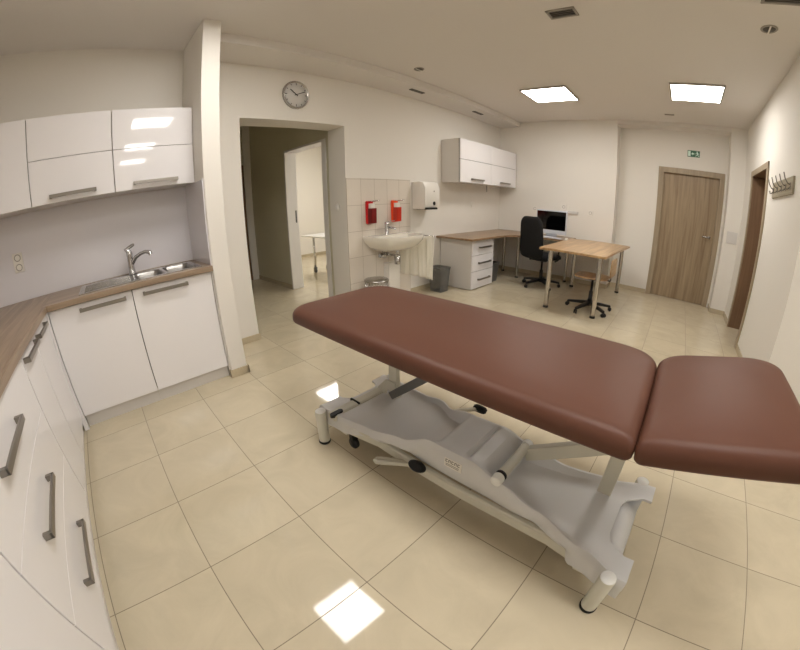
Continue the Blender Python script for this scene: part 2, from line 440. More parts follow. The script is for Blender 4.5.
# deck as strips round the bowls
for (x0, x1, y0, y1) in ((SX0, SX0+.055, SY0, SY1), (SX1-.03, SX1, SY0, SY1), (xs[1], xs[2], SY0, .215), (xs[1], xs[2], .425, .45), (xs[1], xs[2], .66, SY1)):
    box(b, x0, x1, y0, y1, zs-.008, zs)
obj('deck', b, M['steel'], t)
for q in (b1, b2):
    b = bm_new(); bowl(b, *q, zs, .15, .04); smooth(obj('bowl', b, M['bowl'], t))
b = bm_new()
for k in range(9):
    x = SX0+.085+k*.034; bar(b, (x, SY0+.04, zs+.0015), (x, .18, zs+.0015), .008, .004, .0015)
obj('drainer_ribs', b, M['steel'], t)
for q in (b1, b2):
    b = bm_new(); lathe(b, [(0, .004), (.03, .004), (.036, 0), (.036, -.004), (0, -.004)], ((q[0]+q[1])/2, (q[2]+q[3])/2, zs-.147), 24); obj('drain', b, M['grey'], t)

# raised back rim that catches the light
# kitchen tap
t = thing('kitchen_tap', (-1.05, .215, .904), 'chrome single lever mixer tap behind the kitchen sink', 'tap')
b = bm_new(); lathe(b, [(.032, 0), (.032, .006), (.026, .012), (.025, .05), (.023, .13), (.025, .15), (.024, .17), (.014, .18), (0, .182)], (-1.05, .215, .904), 24); obj('tap_body', b, M['chrome'], t)
b = bm_new(); tube(b, [(-1.045, .225, .985), (-1.02, .26, 1.03), (-.99, .30, 1.052), (-.965, .335, 1.060), (-.948, .365, 1.052), (-.943, .372, 1.032)], [.017, .015, .014, .014, .017, .017]); smooth(obj('spout', b, M['chrome'], t))
b = bm_new(); tube(b, [(-1.05, .215, 1.075), (-1.055, .195, 1.098), (-1.045, .235, 1.116), (-1.038, .262, 1.128)], [.022, .020, .014, .010]); smooth(obj('lever', b, M['chrome'], t))

def socket(p, axis, label, w=.08, h=.14, n=2, cat='socket', name='wall_socket'):
    """plate on a wall; axis 'x' faces +x, '-y' faces -y"""
    x, y, z = p; t = thing(name, p, label, cat); b = bm_new()
    if axis == 'x': box(b, x, x+.010, y-w/2, y+w/2, z-h/2, z+h/2, .003, 2)
    else: box(b, x-w/2, x+w/2, y-.010, y, z-h/2, z+h/2, .003, 2)
    obj('plate', b, M['plast'], t)
    for k in range(n):
        b = bm_new(); dz = (k-(n-1)/2)*.07
        c = (x+.008, y, z+dz) if axis == 'x' else (x, y-.008, z+dz)
        pr = [(.0, .0015), (.020, .0015), (.022, .004), (.026, .004), (.027, 0)]
        if axis == 'x': lathe(b, pr, c, 20, axis='X')
        else: lathe(b, [(r, -zz) for r, zz in pr], c, 20, axis='Y')
        obj('socket_face', b, M['vent'], t)
    return t
socket((XK+.006, -.665, 1.18), 'x', 'white double wall socket on the kitchen splashback')

# ------------------------------------------------------------------ wall clock
cy, cz, cr = 1.872, 2.385, .148
t = thing('wall_clock', (XW, cy, cz), 'round silver-rimmed wall clock above the wide doorway', 'clock')
b = bm_new(); lathe(b, [(0, 0), (cr, 0), (cr, .018), (cr-.006, .03), (cr-.016, .03), (cr-.02, .016), (0, .016)], (XW, cy, cz), 48, axis='X'); obj('rim', b, M['steel'], t)
b = bm_new(); lathe(b, [(0, .0165), (cr-.019, .0165), (cr-.019, .019), (0, .019)], (XW, cy, cz), 48, axis='X'); face = obj('dial', b, M['plastg'], t)
for k in range(12):
    b = bm_new(); a = 2*PI*k/12; u = Vector((0, math.sin(a), math.cos(a))); c = Vector((XW+.0195, cy, cz)); L_ = .024 if k % 3 == 0 else .016
    bar(b, c+u*(cr-.024), c+u*(cr-.024-L_), .006, .0015, 0, up=(1, 0, 0)); obj('hour_mark', b, M['black'], t)
def hand(name, deg, L_, w):
    a = math.radians(deg); u = Vector((0, math.sin(a), math.cos(a))); c = Vector((XW+.023, cy, cz)); b = bm_new()
    bar(b, c-u*.02, c+u*L_, w, .002, 0, up=(1, 0, 0)); obj(name, b, M['black'], t)
hand('hour_hand', -53, .085, .010); hand('minute_hand', 68, .105, .007)

# ------------------------------------------------------------------ corridor door (open) and things beyond
b = bm_new()
for (x0, x1) in ((DX0-.03, DX0), (DX1, DX1+.09)): box(b, x0, x1, CY-.012, CY+.175, 0, DH, .003, 1)
box(b, DX0-.03, DX1+.09, CY-.012, CY+.175, DH, DH+.03, .003, 1)
d3 = struct('door_3', b, M['trim'])
b = bm_new(); box(b, DX0, DX0+.003, CY+.12, CY+.145, 1.0, 1.18); obj('lock_plate', b, M['grey'], d3)
# pale post with a dark door edge at the corridor end
b = bm_new(); box(b, -4.05, -3.99, 2.43, CY-.002, 0, H, .003, 1); struct('trim_2', b, M['wall'])
b = bm_new(); box(b, -4.05, -4.0, 1.55, 2.425, 0, 2.03, .003, 1); struct('door_4', b, M['door2'])
# small table on wheels in the bright room
t = thing('trolley_table', (-3.2, 3.6, 0), 'pale table with a thin top on a chrome leg seen through the open white door', 'table')
TX, TY = -3.50, 3.47
b = bm_new(); box(b, TX-.0, TX+1.25, TY-.25, TY+.35, .69, .715, .006, 2); obj('table_top', b, M['plastg'], t)
for (dx, dy) in ((0, 0), (1.15, 0), (0, .28), (1.15, .28)):
    b = bm_new(); tube(b, [(TX+dx, TY+dy, .09), (TX+dx, TY+dy, .69)], .022); leg = obj('leg', b, M['chrome'], t)
    b = bm_new(); lathe(b, [(0, -.018), (.038, -.018), (.042, -.01), (.042, .01), (.038, .018), (0, .018)], (TX+dx, TY+dy, .042), 20, axis='Y'); box(b, TX+dx-.022, TX+dx+.022, TY+dy-.03, TY+dy+.03, .07, .10, .004); obj('castor', b, M['grey'], leg)
socket((-5.35, 3.62, 1.85), 'x', 'small white wall fitting in the room beyond the white door', .09, .16, 0, 'wall fitting', 'wall_fitting')
# light switch on the reveal of the opening
t = thing('light_switch', (XW-.17, O1, 1.21), 'round white light switch on the reveal of the wide doorway', 'switch')
b = bm_new(); lathe(b, [(0, 0), (.042, 0), (.042, -.008), (.036, -.012), (0, -.012)], (XW-.17, O1, 1.21), 28, axis='Y'); obj('plate', b, M['plast'], t)
b = bm_new(); box(b, XW-.19, XW-.15, O1-.016, O1-.011, 1.19, 1.23, .002); obj('rocker', b, M['trim'], t)

# ------------------------------------------------------------------ washbasin group
BY = 3.045; BZ = .855
t = thing('washbasin', (XW+.008, BY, BZ-.2), 'white ceramic washbasin mounted on the tiled wall', 'washbasin')
b = bm_new()
def bshape(ins, z, fr=1.0, n=40):
    out = []; x0 = XW+.008+ins*.6
    hw = (.355-ins); dp = (.47-ins)
    for k in range(n):
        a = -PI/2+PI*k/(n-1)
        ca, sa = math.cos(a), math.sin(a)
        y = BY+hw*math.copysign(abs(sa)**.62, sa); x = x0+(dp-ins*.6)*(abs(ca)**.62)*fr
        out.append(Vector((x, y, z)))
    return out
rings = [bshape(.12, BZ-.17, .9), bshape(.06, BZ-.13, .95), bshape(.012, BZ-.06), bshape(0, BZ-.02), bshape(0, BZ-.004), bshape(.006, BZ), bshape(.028, BZ), ]
R = [[b.verts.new(v) for v in r] for r in rings]
# inner bowl keeps a tap ledge at the wall
def inner(ins, z, n=40):
    out = []; xb = XW+.008+.115+ins*.4; hw = .305-ins; dp = .44-ins
    for k in range(n):
        a = -PI/2+PI*k/(n-1); ca, sa = math.cos(a), math.sin(a)
        out.append(Vector((xb+(XW+.008+dp-xb)*(abs(ca)**.7), BY+hw*math.copysign(abs(sa)**.7, sa), z)))
    return out
R += [[b.verts.new(v) for v in inner(i_, z_)] for i_, z_ in ((0, BZ-.004), (.02, BZ-.05), (.07, BZ-.11), (.14, BZ-.125))]
for A, B in zip(R[:-1], R[1:]):
    for k in range(len(A)):
        k2 = (k+1) % len(A)
        try: f = b.faces.new((A[k], A[k2], B[k2], B[k])); f.smooth = True
        except ValueError: pass
b.faces.new(R[0][::-1]); b.faces.new(R[-1])
smooth(obj('basin', b, M['ceramic'], t), 50)
b = bm_new(); lathe(b, [(0, .012), (.010, .012), (.013, .0), (.013, -.01), (0, -.01)], (XW+.10, BY+.0, BZ-.03), 16, axis='X'); obj('overflow', b, M['black'], t)
# semi casing under the basin
b = bm_new(); box(b, XW+.008, XW+.10, BY-.03, BY+.17, .0, .50, .006, 2); o = obj('pipe_casing', b, M['plast']); tag(recentre(o), 'white box casing around the pipes under the washbasin', 'pipe casing')
# trap and valves
t = thing('basin_trap', (XW+.16, BY, .55), 'chrome bottle trap and valves under the washbasin', 'drain pipe')
b = bm_new()
tube(b, [(XW+.22, BY, .70), (XW+.22, BY, .60)], .018); lathe(b, [(0, -.07), (.034, -.07), (.038, -.06), (.038, .04), (.02, .05), (0, .05)], (XW+.22, BY, .57), 20)
tube(b, [(XW+.22, BY+.0, .60), (XW+.17, BY+.04, .60), (XW+.10, BY+.08, .59), (XW+.015, BY+.09, .58)], .015); obj('trap', b, M['chrome'], t)
for dy in (-.09, .0):
    b = bm_new(); lathe(b, [(0, 0), (.03, 0), (.03, .01), (.014, .014), (.014, .05), (.022, .055), (.022, .085), (0, .085)], (XW+.008, BY+dy, .60), 18, axis='X'); tube(b, [(XW+.055, BY+dy, .60), (XW+.06, BY+dy, .66), (XW+.10, BY+dy*.6, .71)], .006, 8); obj('valve', b, M['chrome'], t)
# basin tap
t = thing('basin_tap', (XW+.07, BY-.0, BZ), 'short chrome mixer tap on the washbasin', 'tap')
b = bm_new(); lathe(b, [(.032, -.004), (.032, .005), (.027, .01), (.027, .12), (.029, .125), (.027, .15), (0, .152)], (XW+.07, BY-.02, BZ), 24); obj('tap_body', b, M['chrome'], t)
b = bm_new(); tube(b, [(XW+.085, BY+.0, BZ+.085), (XW+.15, BY+.01, BZ+.08), (XW+.185, BY+.012, BZ+.066)], [.014, .013, .012]); obj('spout', b, M['chrome'], t)
b = bm_new(); bar(b, (XW+.07, BY, BZ+.156), (XW+.14, BY+.045, BZ+.165), .02, .008); obj('lever', b, M['chrome'], t)
# towel hanging at the right of the basin from a rail
t = thing('towel_rail', (XW+.20, 3.46, .78), 'thin chrome towel rail standing out from the wall right of the washbasin', 'towel rail')
b = bm_new(); tube(b, [(XW+.008, 3.46, .82), (XW+.46, 3.46, .82)], .007); tube(b, [(XW+.008, 3.46, .82), (XW+.014, 3.46, .82)], .025); obj('rail', b, M['chrome'], t)
def draped(x0, x1, y, z0, z1, amp, n=60, nz=16, th=.008, slope=.0):
    b = bm_new(); F = []; 
    for i in range(n+1):
        u = i/n; x = x0+(x1-x0)*u; yo = -.20*(1-u)**1.5; dz0 = .17*(1-u)**1.2; col = []
        for j in range(nz+1):
            v = j/nz; z = z1-dz0-(z1-dz0-z0+slope*u)*v
            w = amp*(math.sin(u*PI*9+.6)*.7+.4*math.sin(u*PI*17+1))*(0.25+.75*v)
            col.append((x+.01*math.sin(v*3+u*8), y+yo+w, z))
        F.append(col)
    A = [[b.verts.new((p[0], p[1]-th/2, p[2])) for p in c] for c in F]; B = [[b.verts.new((p[0], p[1]+th/2, p[2])) for p in c] for c in F]
    for i in range(n):
        for j in range(nz):
            b.faces.new((A[i][j], A[i+1][j], A[i+1][j+1], A[i][j+1])).smooth = True; b.faces.new((B[i][j], B[i][j+1], B[i+1][j+1], B[i+1][j])).smooth = True
    for i in range(n): b.faces.new((A[i][0], B[i][0], B[i+1][0], A[i+1][0])); b.faces.new((A[i][nz], A[i+1][nz], B[i+1][nz], B[i][nz]))
    for j in range(nz): b.faces.new((A[0][j], A[0][j+1], B[0][j+1], B[0][j])); b.faces.new((A[n][j], B[n][j], B[n][j+1], A[n][j+1]))
    return b
b = draped(XW+.05, XW+.445, 3.46, .33, .835, .022, slope=.07); o = obj('towel', b, M['towel']); tag(recentre(o), 'cream towel hanging in folds right of the washbasin', 'towel')

def dispenser(y, m1, m2, label, name='soap_dispenser'):
    t = thing(name, (XW+.008, y, 1.0), label, 'dispenser', 0, 'elbow dispensers above the washbasin'); x0 = XW+.008
    b = bm_new(); prism(b, [(y-.045, 1.0), (y-.035, .995), (y+.045, .995), (y+.045, 1.255), (y+.035, 1.265), (y-.035, 1.265), (y-.045, 1.255)], x0, x0+.035, .003, axis='X'); obj('wall_bracket', b, m1, t)
    b = bm_new(); prism(b, [(x0+.03, .995), (x0+.10, 1.005), (x0+.105, 1.18), (x0+.03, 1.18)], y-.04, y+.04, .008, axis='Y'); obj('bottle_holder', b, m2, t)
    b = bm_new(); box(b, x0+.035, x0+.085, y-.03, y+.03, 1.17, 1.235, .006); obj('pump', b, M['plast'], t)
    b = bm_new(); tube(b, [(x0+.03, y-.025, 1.258), (x0+.16, y-.025, 1.268), (x0+.17, y, 1.268), (x0+.17, y+.02, 1.268), (x0+.13, y+.03, 1.262), (x0+.03, y+.03, 1.256)], .0045, 8); obj('elbow_lever', b, M['chrome'], t)
dispenser(2.79, M['red'], M['dred'], 'red wall dispenser with a wire elbow lever, left of the basin tap')
dispenser(3.205, M['orange'], M['dorange'], 'orange wall dispenser with a wire elbow lever, right of the basin tap')

# paper towel dispenser
y0, y1, z0, z1 = 3.56, 3.865, 1.145, 1.508
t = thing('paper_towel_dispenser', (XW, 3.72, z0), 'white paper towel dispenser on the wall right of the tiles', 'dispenser')
b = bm_new(); prism(b, [(XW, z0), (XW+.19, z0), (XW+.225, z0+.05), (XW+.225, z1-.08), (XW+.19, z1-.01), (XW+.12, z1), (XW, z1)], y0, y1, .015, axis='Y'); smooth(obj('housing', b, M['plast'], t))
b = bm_new(); box(b, XW+.05, XW+.215, y0+.03, y1-.03, z0-.006, z0+.012, .003); box(b, XW+.195, XW+.232, y0+.03, y1-.06, z0+.004, z0+.022, .003); obj('paper_slot', b, M['black'], t)
b = bm_new(); lathe(b, [(0, 0), (.026, 0), (.026, .008), (.018, .012), (0, .012)], (XW+.222, 3.745, z0+.075), 24, axis='X'); obj('feed_knob', b, M['black'], t)
b = bm_new(); lathe(b, [(0, 0), (.011, 0), (.011, .004), (0, .004)], (XW+.224, 3.745, z0+.235), 16, axis='X'); obj('lock', b, M['vent'], t)

# bins
t = thing('pedal_bin', (-1.02, 2.725, 0), 'small round wire bin with a grey lid under the washbasin', 'bin')
b = bm_new()
cxb, cyb, rb = -1.02, 2.725, .135
for k in range(22):
    a = 2*PI*k/22; tube(b, [(cxb+rb*.86*math.cos(a), cyb+rb*.86*math.sin(a), .02), (cxb+rb*.98*math.cos(a), cyb+rb*.98*math.sin(a), .345)], .0035, 6)
for z, q in ((.02, .86), (.13, .90), (.24, .94), (.345, .98)):
    tube(b, [(cxb+rb*q*math.cos(2*PI*k/28), cyb+rb*q*math.sin(2*PI*k/28), z) for k in range(29)], .004, 6, False)
lathe(b, [(0, 0), (rb*.86, 0), (rb*.86, .008), (0, .008)], (cxb, cyb, .0), 28)
obj('wire_basket', b, M['chrome'], t)
b = bm_new(); lathe(b, [(0, .032), (rb*.6, .030), (rb*.98, .022), (rb*1.08, .01), (rb*1.08, 0), (rb*.95, 0), (0, 0)], (cxb, cyb, .347), 32); obj('lid', b, M['steel'], t)

def basket(cx, cy, w, d, h, mt, label, rz=0):
    t = thing('waste_bin', (cx, cy, 0), label, 'bin', 0)
    b = bm_new(); k = .80; th = .006
    def ring(s, z, off=0): return [b.verts.new((cx+x*s, cy+y*s, z)) for x, y in rrect(-w/2+off, w/2-off, -d/2+off, d/2-off, .03, 4)]
    rr = [ring(k*.2, .002), ring(k, .002), ring(k, .01), ring(.99, h-.02), ring(1.0, h-.02), ring(1.03, h-.01), ring(1.03, h), ring(1.0, h), ring(1, h, th), ring(k, .012, th), ring(k*.2, .012, th)]
    n = len(rr[0])
    for A, B in zip(rr[:-1], rr[1:]):
        for i in range(n): b.faces.new((A[i], A[(i+1) % n], B[(i+1) % n], B[i]))
    b.faces.new(rr[0][::-1]); b.faces.new(rr[-1])
    smooth(obj('bucket', b, mt, t), 30)
    b = bm_new(); pts = [(cx+x*1.03, cy+y*1.03, h) for x, y in rrect(-w/2, w/2, -d/2, d/2, .03, 4)]; pts.append(pts[0])
    tube(b, pts, .005, 8, False); obj('rim', b, M['grey'], t)
    return t
basket(-.985, 3.88, .25, .22, .34, M['smoke'], 'dark grey see-through waste bin between the washbasin and the white drawer unit')
basket(-.78, 4.97, .22, .22, .30, M['mesh'], 'grey waste bin under the desk behind the white drawer unit')

# ------------------------------------------------------------------ wall cupboard above the desk
ux = -.875; uz0, uz1, uzm = 1.525, 2.15, 1.855; uys = [4.20, 5.09, 5.985]
for i, lab in enumerate(('white two-flap wall cupboard over the desk, end with its grey side in view', 'white two-flap wall cupboard over the desk, in the far corner of the room')):
    y0, y1 = uys[i], uys[i+1]
    t = thing('wall_cupboard', (XW, (y0+y1)/2, uz0), lab, 'cupboard', 0, 'cupboards over the desk')
    b = bm_new(); box(b, XW+.002, ux-.026, y0, y1-.001, uz0, uz1); box(b, ux-.026, ux-.0185, y0+.001, y1-.002, uz0+.002, uz1-.002, 0, 1, 1); obj('body', b, [M['carc'], M['gap']], t)
    for (a, c, h) in ((uz0, uzm, 1), (uzm, uz1, 0)):
        b = bm_new(); box(b, ux-.018, ux, y0+.003, y1-.003, a+.003, c-.003, .001, 1); f = obj('flap_door', b, M['gloss'], t)
        if h: bow_handle((ux, (y0+y1)/2-.17, uz0+.055), (ux, (y0+y1)/2+.17, uz0+.055), (1, 0, 0), parent=f)
b = bm_new(); tube(b, [(-1.05, 5.24, 1.525), (-1.05, 5.245, 1.42)], .006, 8); o = obj('power_cord', b, M['black']); tag(recentre(o), 'short black cord hanging below the cupboard over the desk', 'cord')
socket((XW, 5.03, 1.21), 'x', 'small white wall plate between the dispenser and the far corner', .05, .09, 0, 'wall plate', 'wall_plate')

# ------------------------------------------------------------------ desk along the walls
DT0, DT1 = .722, .75
t = thing('corner_desk', (-.8, 5.2, 0), 'brown wood corner desk top running along the left and back walls', 'desk')
out = [(XW+.002, 4.08), (-.565, 4.05), (-.565, 4.90)]
for k in range(1, 9):
    a = PI+ (PI/2)*k/9; out.append((-.565+.42+.42*math.cos(a), 4.90-.0+.42+.42*math.sin(a)-.42+.0) if False else (-.565+.40*(1-math.cos(PI/2*k/9)), 4.90+.42*math.sin(PI/2*k/9)))
out += [(.29, 5.33), (.29, YF-.002), (XW+.002, YF-.002)]
b = bm_new(); prism(b, out, DT0, DT1, .003); obj('desk_top', b, M['desky'], t)
def desk_leg(x, y, z1, parent, r=.03):
    b = bm_new(); tube(b, [(x, y, .025), (x, y, z1)], r, 20); l = smooth(obj('leg', b, M['legm'], parent))
    b = bm_new(); lathe(b, [(0, 0), (r*1.15, 0), (r*1.15, .02), (r, .028), (0, .028)], (x, y, 0), 20); obj('foot_cap', b, M['black'], l)
for (x, y) in ((-.55, 5.50), (-1.0, 5.86), (.20, 5.86)): desk_leg(x, y, DT0, t, .025)
# drawer unit under it
t = thing('drawer_unit', (-.93, 4.5, 0), 'white three-drawer unit under the end of the corner desk', 'drawers')
b = bm_new(); box(b, XW+.012, -.657, 4.175, 4.785, .012, DT0-.001, .001, 1); obj('body', b, M['carc'], t)
b = bm_new(); box(b, XW+.03, -.70, 4.20, 4.77, .0, .012); obj('plinth', b, M['carc'], t)
for a, c in ((.015, .265), (.27, .495), (.50, .716)):
    b = bm_new(); box(b, -.656, -.637, 4.177, 4.783, a+.001, c-.002, .0015, 1); f = obj('drawer', b, M['gloss'], t)
    zz = (a+c)/2; bow_handle((-.637, 4.335, zz), (-.637, 4.675, zz), (1, 0, 0), parent=f, r=.028)

# table (peninsula)
t = thing('table', (.78, 5.0, 0), 'light wood table on four round steel legs standing out from the corner desk', 'table')
out = [(.33, 4.12), (.36, 4.10)]
out = [(.355, 4.13)] + [(1.13+.05*math.sin(a), 4.105+.05-.05*math.cos(a)) for a in [PI/2*k/5 for k in range(6)]] + [(1.19, 5.0), (1.225, 5.96), (.62, 5.96), (.292, 5.80), (.292, 5.33)]
b = bm_new(); prism(b, out, DT0+.001, DT1+.001, .003); obj('table_top', b, M['desk'], t)
for (x, y) in ((.485, 4.20), (1.105, 4.20), (1.12, 5.84), (.40, 5.62)): desk_leg(x, y, DT0, t)

# monitor + keyboard
def turned(px, py, a):
    R_ = Matrix.Translation((px, py, 0)) @ Matrix.Rotation(a, 4, 'Z') @ Matrix.Translation((-px, -py, 0)); return R_
mx, my = -.02, 5.58
t = thing('computer', (mx, my, DT1), 'silver all-in-one computer with a black screen on the corner desk', 'computer', math.radians(2))
b = bm_new(); box(b, mx-.26, mx+.26, my-.02, my+.025, DT1+.055, DT1+.435, .008, 3); obj('casing', b, M['silver'], t)
b = bm_new(); box(b, mx-.245, mx+.245, my-.024, my-.019, DT1+.12, DT1+.415, .002, 1); obj('screen', b, M['screen'], t)
b = bm_new(); prism(b, [(my-.09, DT1), (my+.10, DT1), (my+.10, DT1+.008), (my+.04, DT1+.012), (my+.03, DT1+.20), (my+.015, DT1+.20), (my+.02, DT1+.012), (my-.09, DT1+.006)], mx-.09, mx+.09, 0, axis='X'); obj('stand', b, M['silver'], t)
b = bm_new(); box(b, -.12, .22, 5.36, 5.46, DT1, DT1+.016, .004); o = obj('keyboard', b, M['silver']); tag(recentre(o), 'thin pale keyboard lying before the computer', 'keyboard')
b = bm_new(); lathe(b, [(0, .032), (.018, .030), (.028, .018), (.03, .003), (.028, 0), (0, 0)], (.30, 5.42, DT1+.001), 20, sx=.9, sy=1.4); smooth(o := obj('computer_mouse', b, M['plast'])); tag(recentre(o), 'small white computer mouse right of the keyboard', 'mouse')

# wall fittings on the back wall
b = bm_new(); box(b, .06, .30, YF-.03, YF, 1.145, 1.19, .003); o = obj('cable_trunking', b, M['plastg']); tag(recentre(o), 'short white cable trunking on the back wall right of the computer', 'trunking')
socket((.04, YF, 1.25), '-y', 'white socket on the back wall above the right end of the computer', .10, .10, 1)
socket((.51, YF, 1.19), '-y', 'white socket on the bare back wall between computer and far door', .085, .085, 1)
socket((-.49, YF, 1.18), '-y', 'white socket on the back wall left of the computer', .08, .08, 1)
b = bm_new(); box(b, 2.70, 2.86, YF-.012, YF, 1.06, 1.23, .003); box(b, 2.712, 2.848, YF-.015, YF-.011, 1.072, 1.218, .001); o = obj('access_panel', b, M['plastg']); tag(recentre(o), 'square pale access panel on the pier between the two doors', 'panel')

# ------------------------------------------------------------------ office chair
def star_base(t, cx, cy, r, mt, rot=0, h=.10):
    for k in range(5):
        a = rot+2*PI*k/5; u = Vector((math.cos(a), math.sin(a), 0)); c = Vector((cx, cy, 0))
        b = bm_new(); p = c+u*.03+Vector((0, 0, h+.01)); q = c+u*r+Vector((0, 0, h-.025))
        t2 = bmesh.new(); w0, w1 = .026, .016
        side = Vector((-u.y, u.x, 0)); vs = []
        for (pt, w, hh) in ((p, w0, .022), (q, w1, .014)):
            vs.append([t2.verts.new(pt+side*sx*w+Vector((0, 0, sz*hh))) for sx, sz in ((-1, -1), (1, -1), (1, 1), (-1, 1))])
        t2.faces.new(vs[0][::-1]); t2.faces.new(vs[1])
        for i in range(4): t2.faces.new((vs[0][i], vs[0][(i+1) % 4], vs[1][(i+1) % 4], vs[1][i]))
        bmesh.ops.bevel(t2, geom=list(t2.edges), offset=.004, segments=2, affect='EDGES'); merge(b, t2)
        leg = obj('base_arm', b, mt, t)
        b = bm_new(); e = c+u*r
        for s in (-1, 1):
            t3 = bmesh.new(); lathe(t3, [(0, -.009), (.022, -.009), (.0265, -.005), (.0265, .005), (.022, .009), (0, .009)], (0, 0, 0), 18, axis='Y')
            t3.transform(Matrix.Translation(e+side*s*.014+Vector((0, 0, .0265))) @ Matrix.Rotation(a+.5, 4, 'Z')); merge(b, t3)
        tube(b, [e+Vector((0, 0, .035)), e+Vector((0, 0, h-.02))], .008, 10)
        obj('castor', b, M['black'], leg)
def chair_pad(b, w, d, th, r=.06, z=0, crown=.015, n=5):
    prof = [(.03, 0), (.008, .008), (0, th*.4), (.004, th*.75), (.02, th), (.06, th+crown*.6), (.12, th+crown)]
    rings = []
    for ins, zz in prof: rings.append([b.verts.new((x, y, z+zz)) for x, y in rrect(-w/2+ins, w/2-ins, -d/2+ins, d/2-ins, max(r-ins*.5, .02), n)])
    k = len(rings[0])
    for A, B in zip(rings[:-1], rings[1:]):
        for i in range(k): b.faces.new((A[i], A[(i+1) % k], B[(i+1) % k], B[i])).smooth = True
    b.faces.new(rings[0][::-1]); b.faces.new(rings[-1])
# black chair: local frame faces +x
cx, cy, ca = .0, 5.22, math.radians(70)
t = thing('office_chair', (cx, cy, 0), 'black high-backed office chair on castors before the computer', 'chair')
MT = Matrix.Translation((cx, cy, 0)) @ Matrix.Rotation(ca, 4, 'Z')
star_base(t, cx, cy, .30, M['black'], .5)
b = bm_new(); tube(b, [(cx, cy, .07), (cx, cy, .26), (cx, cy, .261), (cx, cy, .43)], [.028, .028, .016, .016], 18); box(b, cx-.09, cx+.09, cy-.07, cy+.07, .40, .44, .01); obj('gas_column', b, M['black'], t)
b = bm_new(); chair_pad(b, .47, .47, .07, .09, .44); b.transform(MT); smooth(obj('seat', b, M['blackf'], t), 60)
b = bm_new(); chair_pad(b, .62, .47, .06, .11, 0, .02)
for v in b.verts:   # stand it up: local x -> height, with a lumbar curve
    x, y, z = v.co; hgt = x+.31; v.co = Vector((-.235-z-.05*math.sin(hgt/.62*PI)*.0-.10*(hgt-.2)**2*1.0 - .05*hgt, y*(1-.18*max(0, hgt-.35)/.27), .46+hgt))
b.transform(MT); smooth(obj('backrest', b, M['blackf'], t), 60)
b = bm_new(); bar(b, MT @ Vector((-.10, 0, .42)), MT @ Vector((-.27, 0, .45)), .06, .02, .004); bar(b, MT @ Vector((-.27, 0, .44)), MT @ Vector((-.30, 0, .72)), .06, .02, .004); obj('back_support', b, M['black'], t)
for s in (-1, 1):
    b = bm_new(); tube(b, [MT @ Vector(p) for p in ((.02, s*.24, .43), (.02, s*.29, .46), (.02, s*.295, .62), (.0, s*.29, .655))], .014, 12); bar(b, MT @ Vector((-.14, s*.29, .665)), MT @ Vector((.14, s*.29, .665)), .055, .028, .01); obj('armrest', b, M['black'], t)

# plywood swivel chair pushed under the table
cx, cy = .98, 4.50
t = thing('swivel_chair', (cx, cy, 0), 'swivel chair with a plywood seat and back pushed under the table', 'chair')
star_base(t, cx, cy, .30, M['black'], 3.107, .09)
b = bm_new(); tube(b, [(cx, cy, .06), (cx, cy, .25), (cx, cy, .251), (cx, cy, .41)], [.026, .026, .015, .015], 18); obj('gas_column', b, M['black'], t)
b = bm_new(); lathe(b, [(0, .40), (.07, .40), (.10, .425), (.10, .432), (0, .432)], (cx, cy, 0), 24); obj('seat_plate', b, M['black'], t)
b = bm_new(); prism(b, [(cx+x, cy+y) for x, y in rrect(-.22, .20, -.19, .20, .09, 6)], .432, .448, .004); obj('seat', b, M['desk'], t)
b = bm_new()
prism(b, rrect(cy-.16, cy+.22, .475, .69, .04, 5), cx+.235, cx+.25, .003, axis='X'); obj('backrest', b, M['desk'], t)
b = bm_new(); bar(b, (cx+.05, cy, .425), (cx+.23, cy, .42), .04, .012, .003); bar(b, (cx+.23, cy, .42), (cx+.232, cy, .60), .04, .008, .002); obj('back_support', b, M['black'], t)

# ------------------------------------------------------------------ doors
def flat_door(name, u0, u1, top, plane, facing, recess, m_leaf, fw=.085, handle_side=1, depth=.13, lining=None):
    """facing '-y': opening in x range; facing '-x': opening in y range"""
    b = bm_new(); ft = .018
    def B(bb, a0, a1, d0, d1, z0, z1, bev=.003):
        if facing == '-y': box(bb, a0, a1, plane+d0, plane+d1, z0, z1, bev, 1)
        else: box(bb, plane+d0, plane+d1, a0, a1, z0, z1, bev, 1)
    B(b, u0, u0+fw, -ft, .0, 0, top); B(b, u1-fw, u1, -ft, .0, 0, top); B(b, u0, u1, -ft-.001, .0, top-fw, top)
    d = struct(name, b, M['frame']); b = bm_new()
    B(b, u0+.045, u0+fw-.002, .0, depth, 0, top-fw+.002); B(b, u1-fw+.002, u1-.045, .0, depth, 0, top-fw+.002); B(b, u0+.045, u1-.045, .0, depth, top-fw+.002, top-.045)
    obj('lining', b, lining or M['frame'], d)
    b = bm_new(); B(b, u0+fw-.002, u1-fw+.002, recess, recess+.04, .006, top-fw+.001, .001); leaf = obj('door_leaf', b, m_leaf, d)
    if handle_side:
        hx = (u1-fw-.07) if handle_side > 0 else (u0+fw+.07); hz = 1.075; b = bm_new()
        s = -handle_side
        if facing == '-y':
            p = plane+recess
            lathe(b, [(0, 0), (.025, 0), (.025, -.008), (0, -.008)], (hx, p, hz), 20, axis='Y'); tube(b, [(hx, p-.004, hz), (hx, p-.045, hz), (hx+s*.012, p-.052, hz), (hx+s*.12, p-.052, hz)], .009, 10)
        obj('door_handle', b, M['steel'], leaf)
    return d
flat_door('door_1', 1.554, 2.617, 2.073, YR, '-y', .035, M['door'])
flat_door('door_2', 4.44, 5.44, 2.045, XR, '-x', .19, M['door2'], fw=.07, handle_side=0, depth=.24, lining=M['door2'])

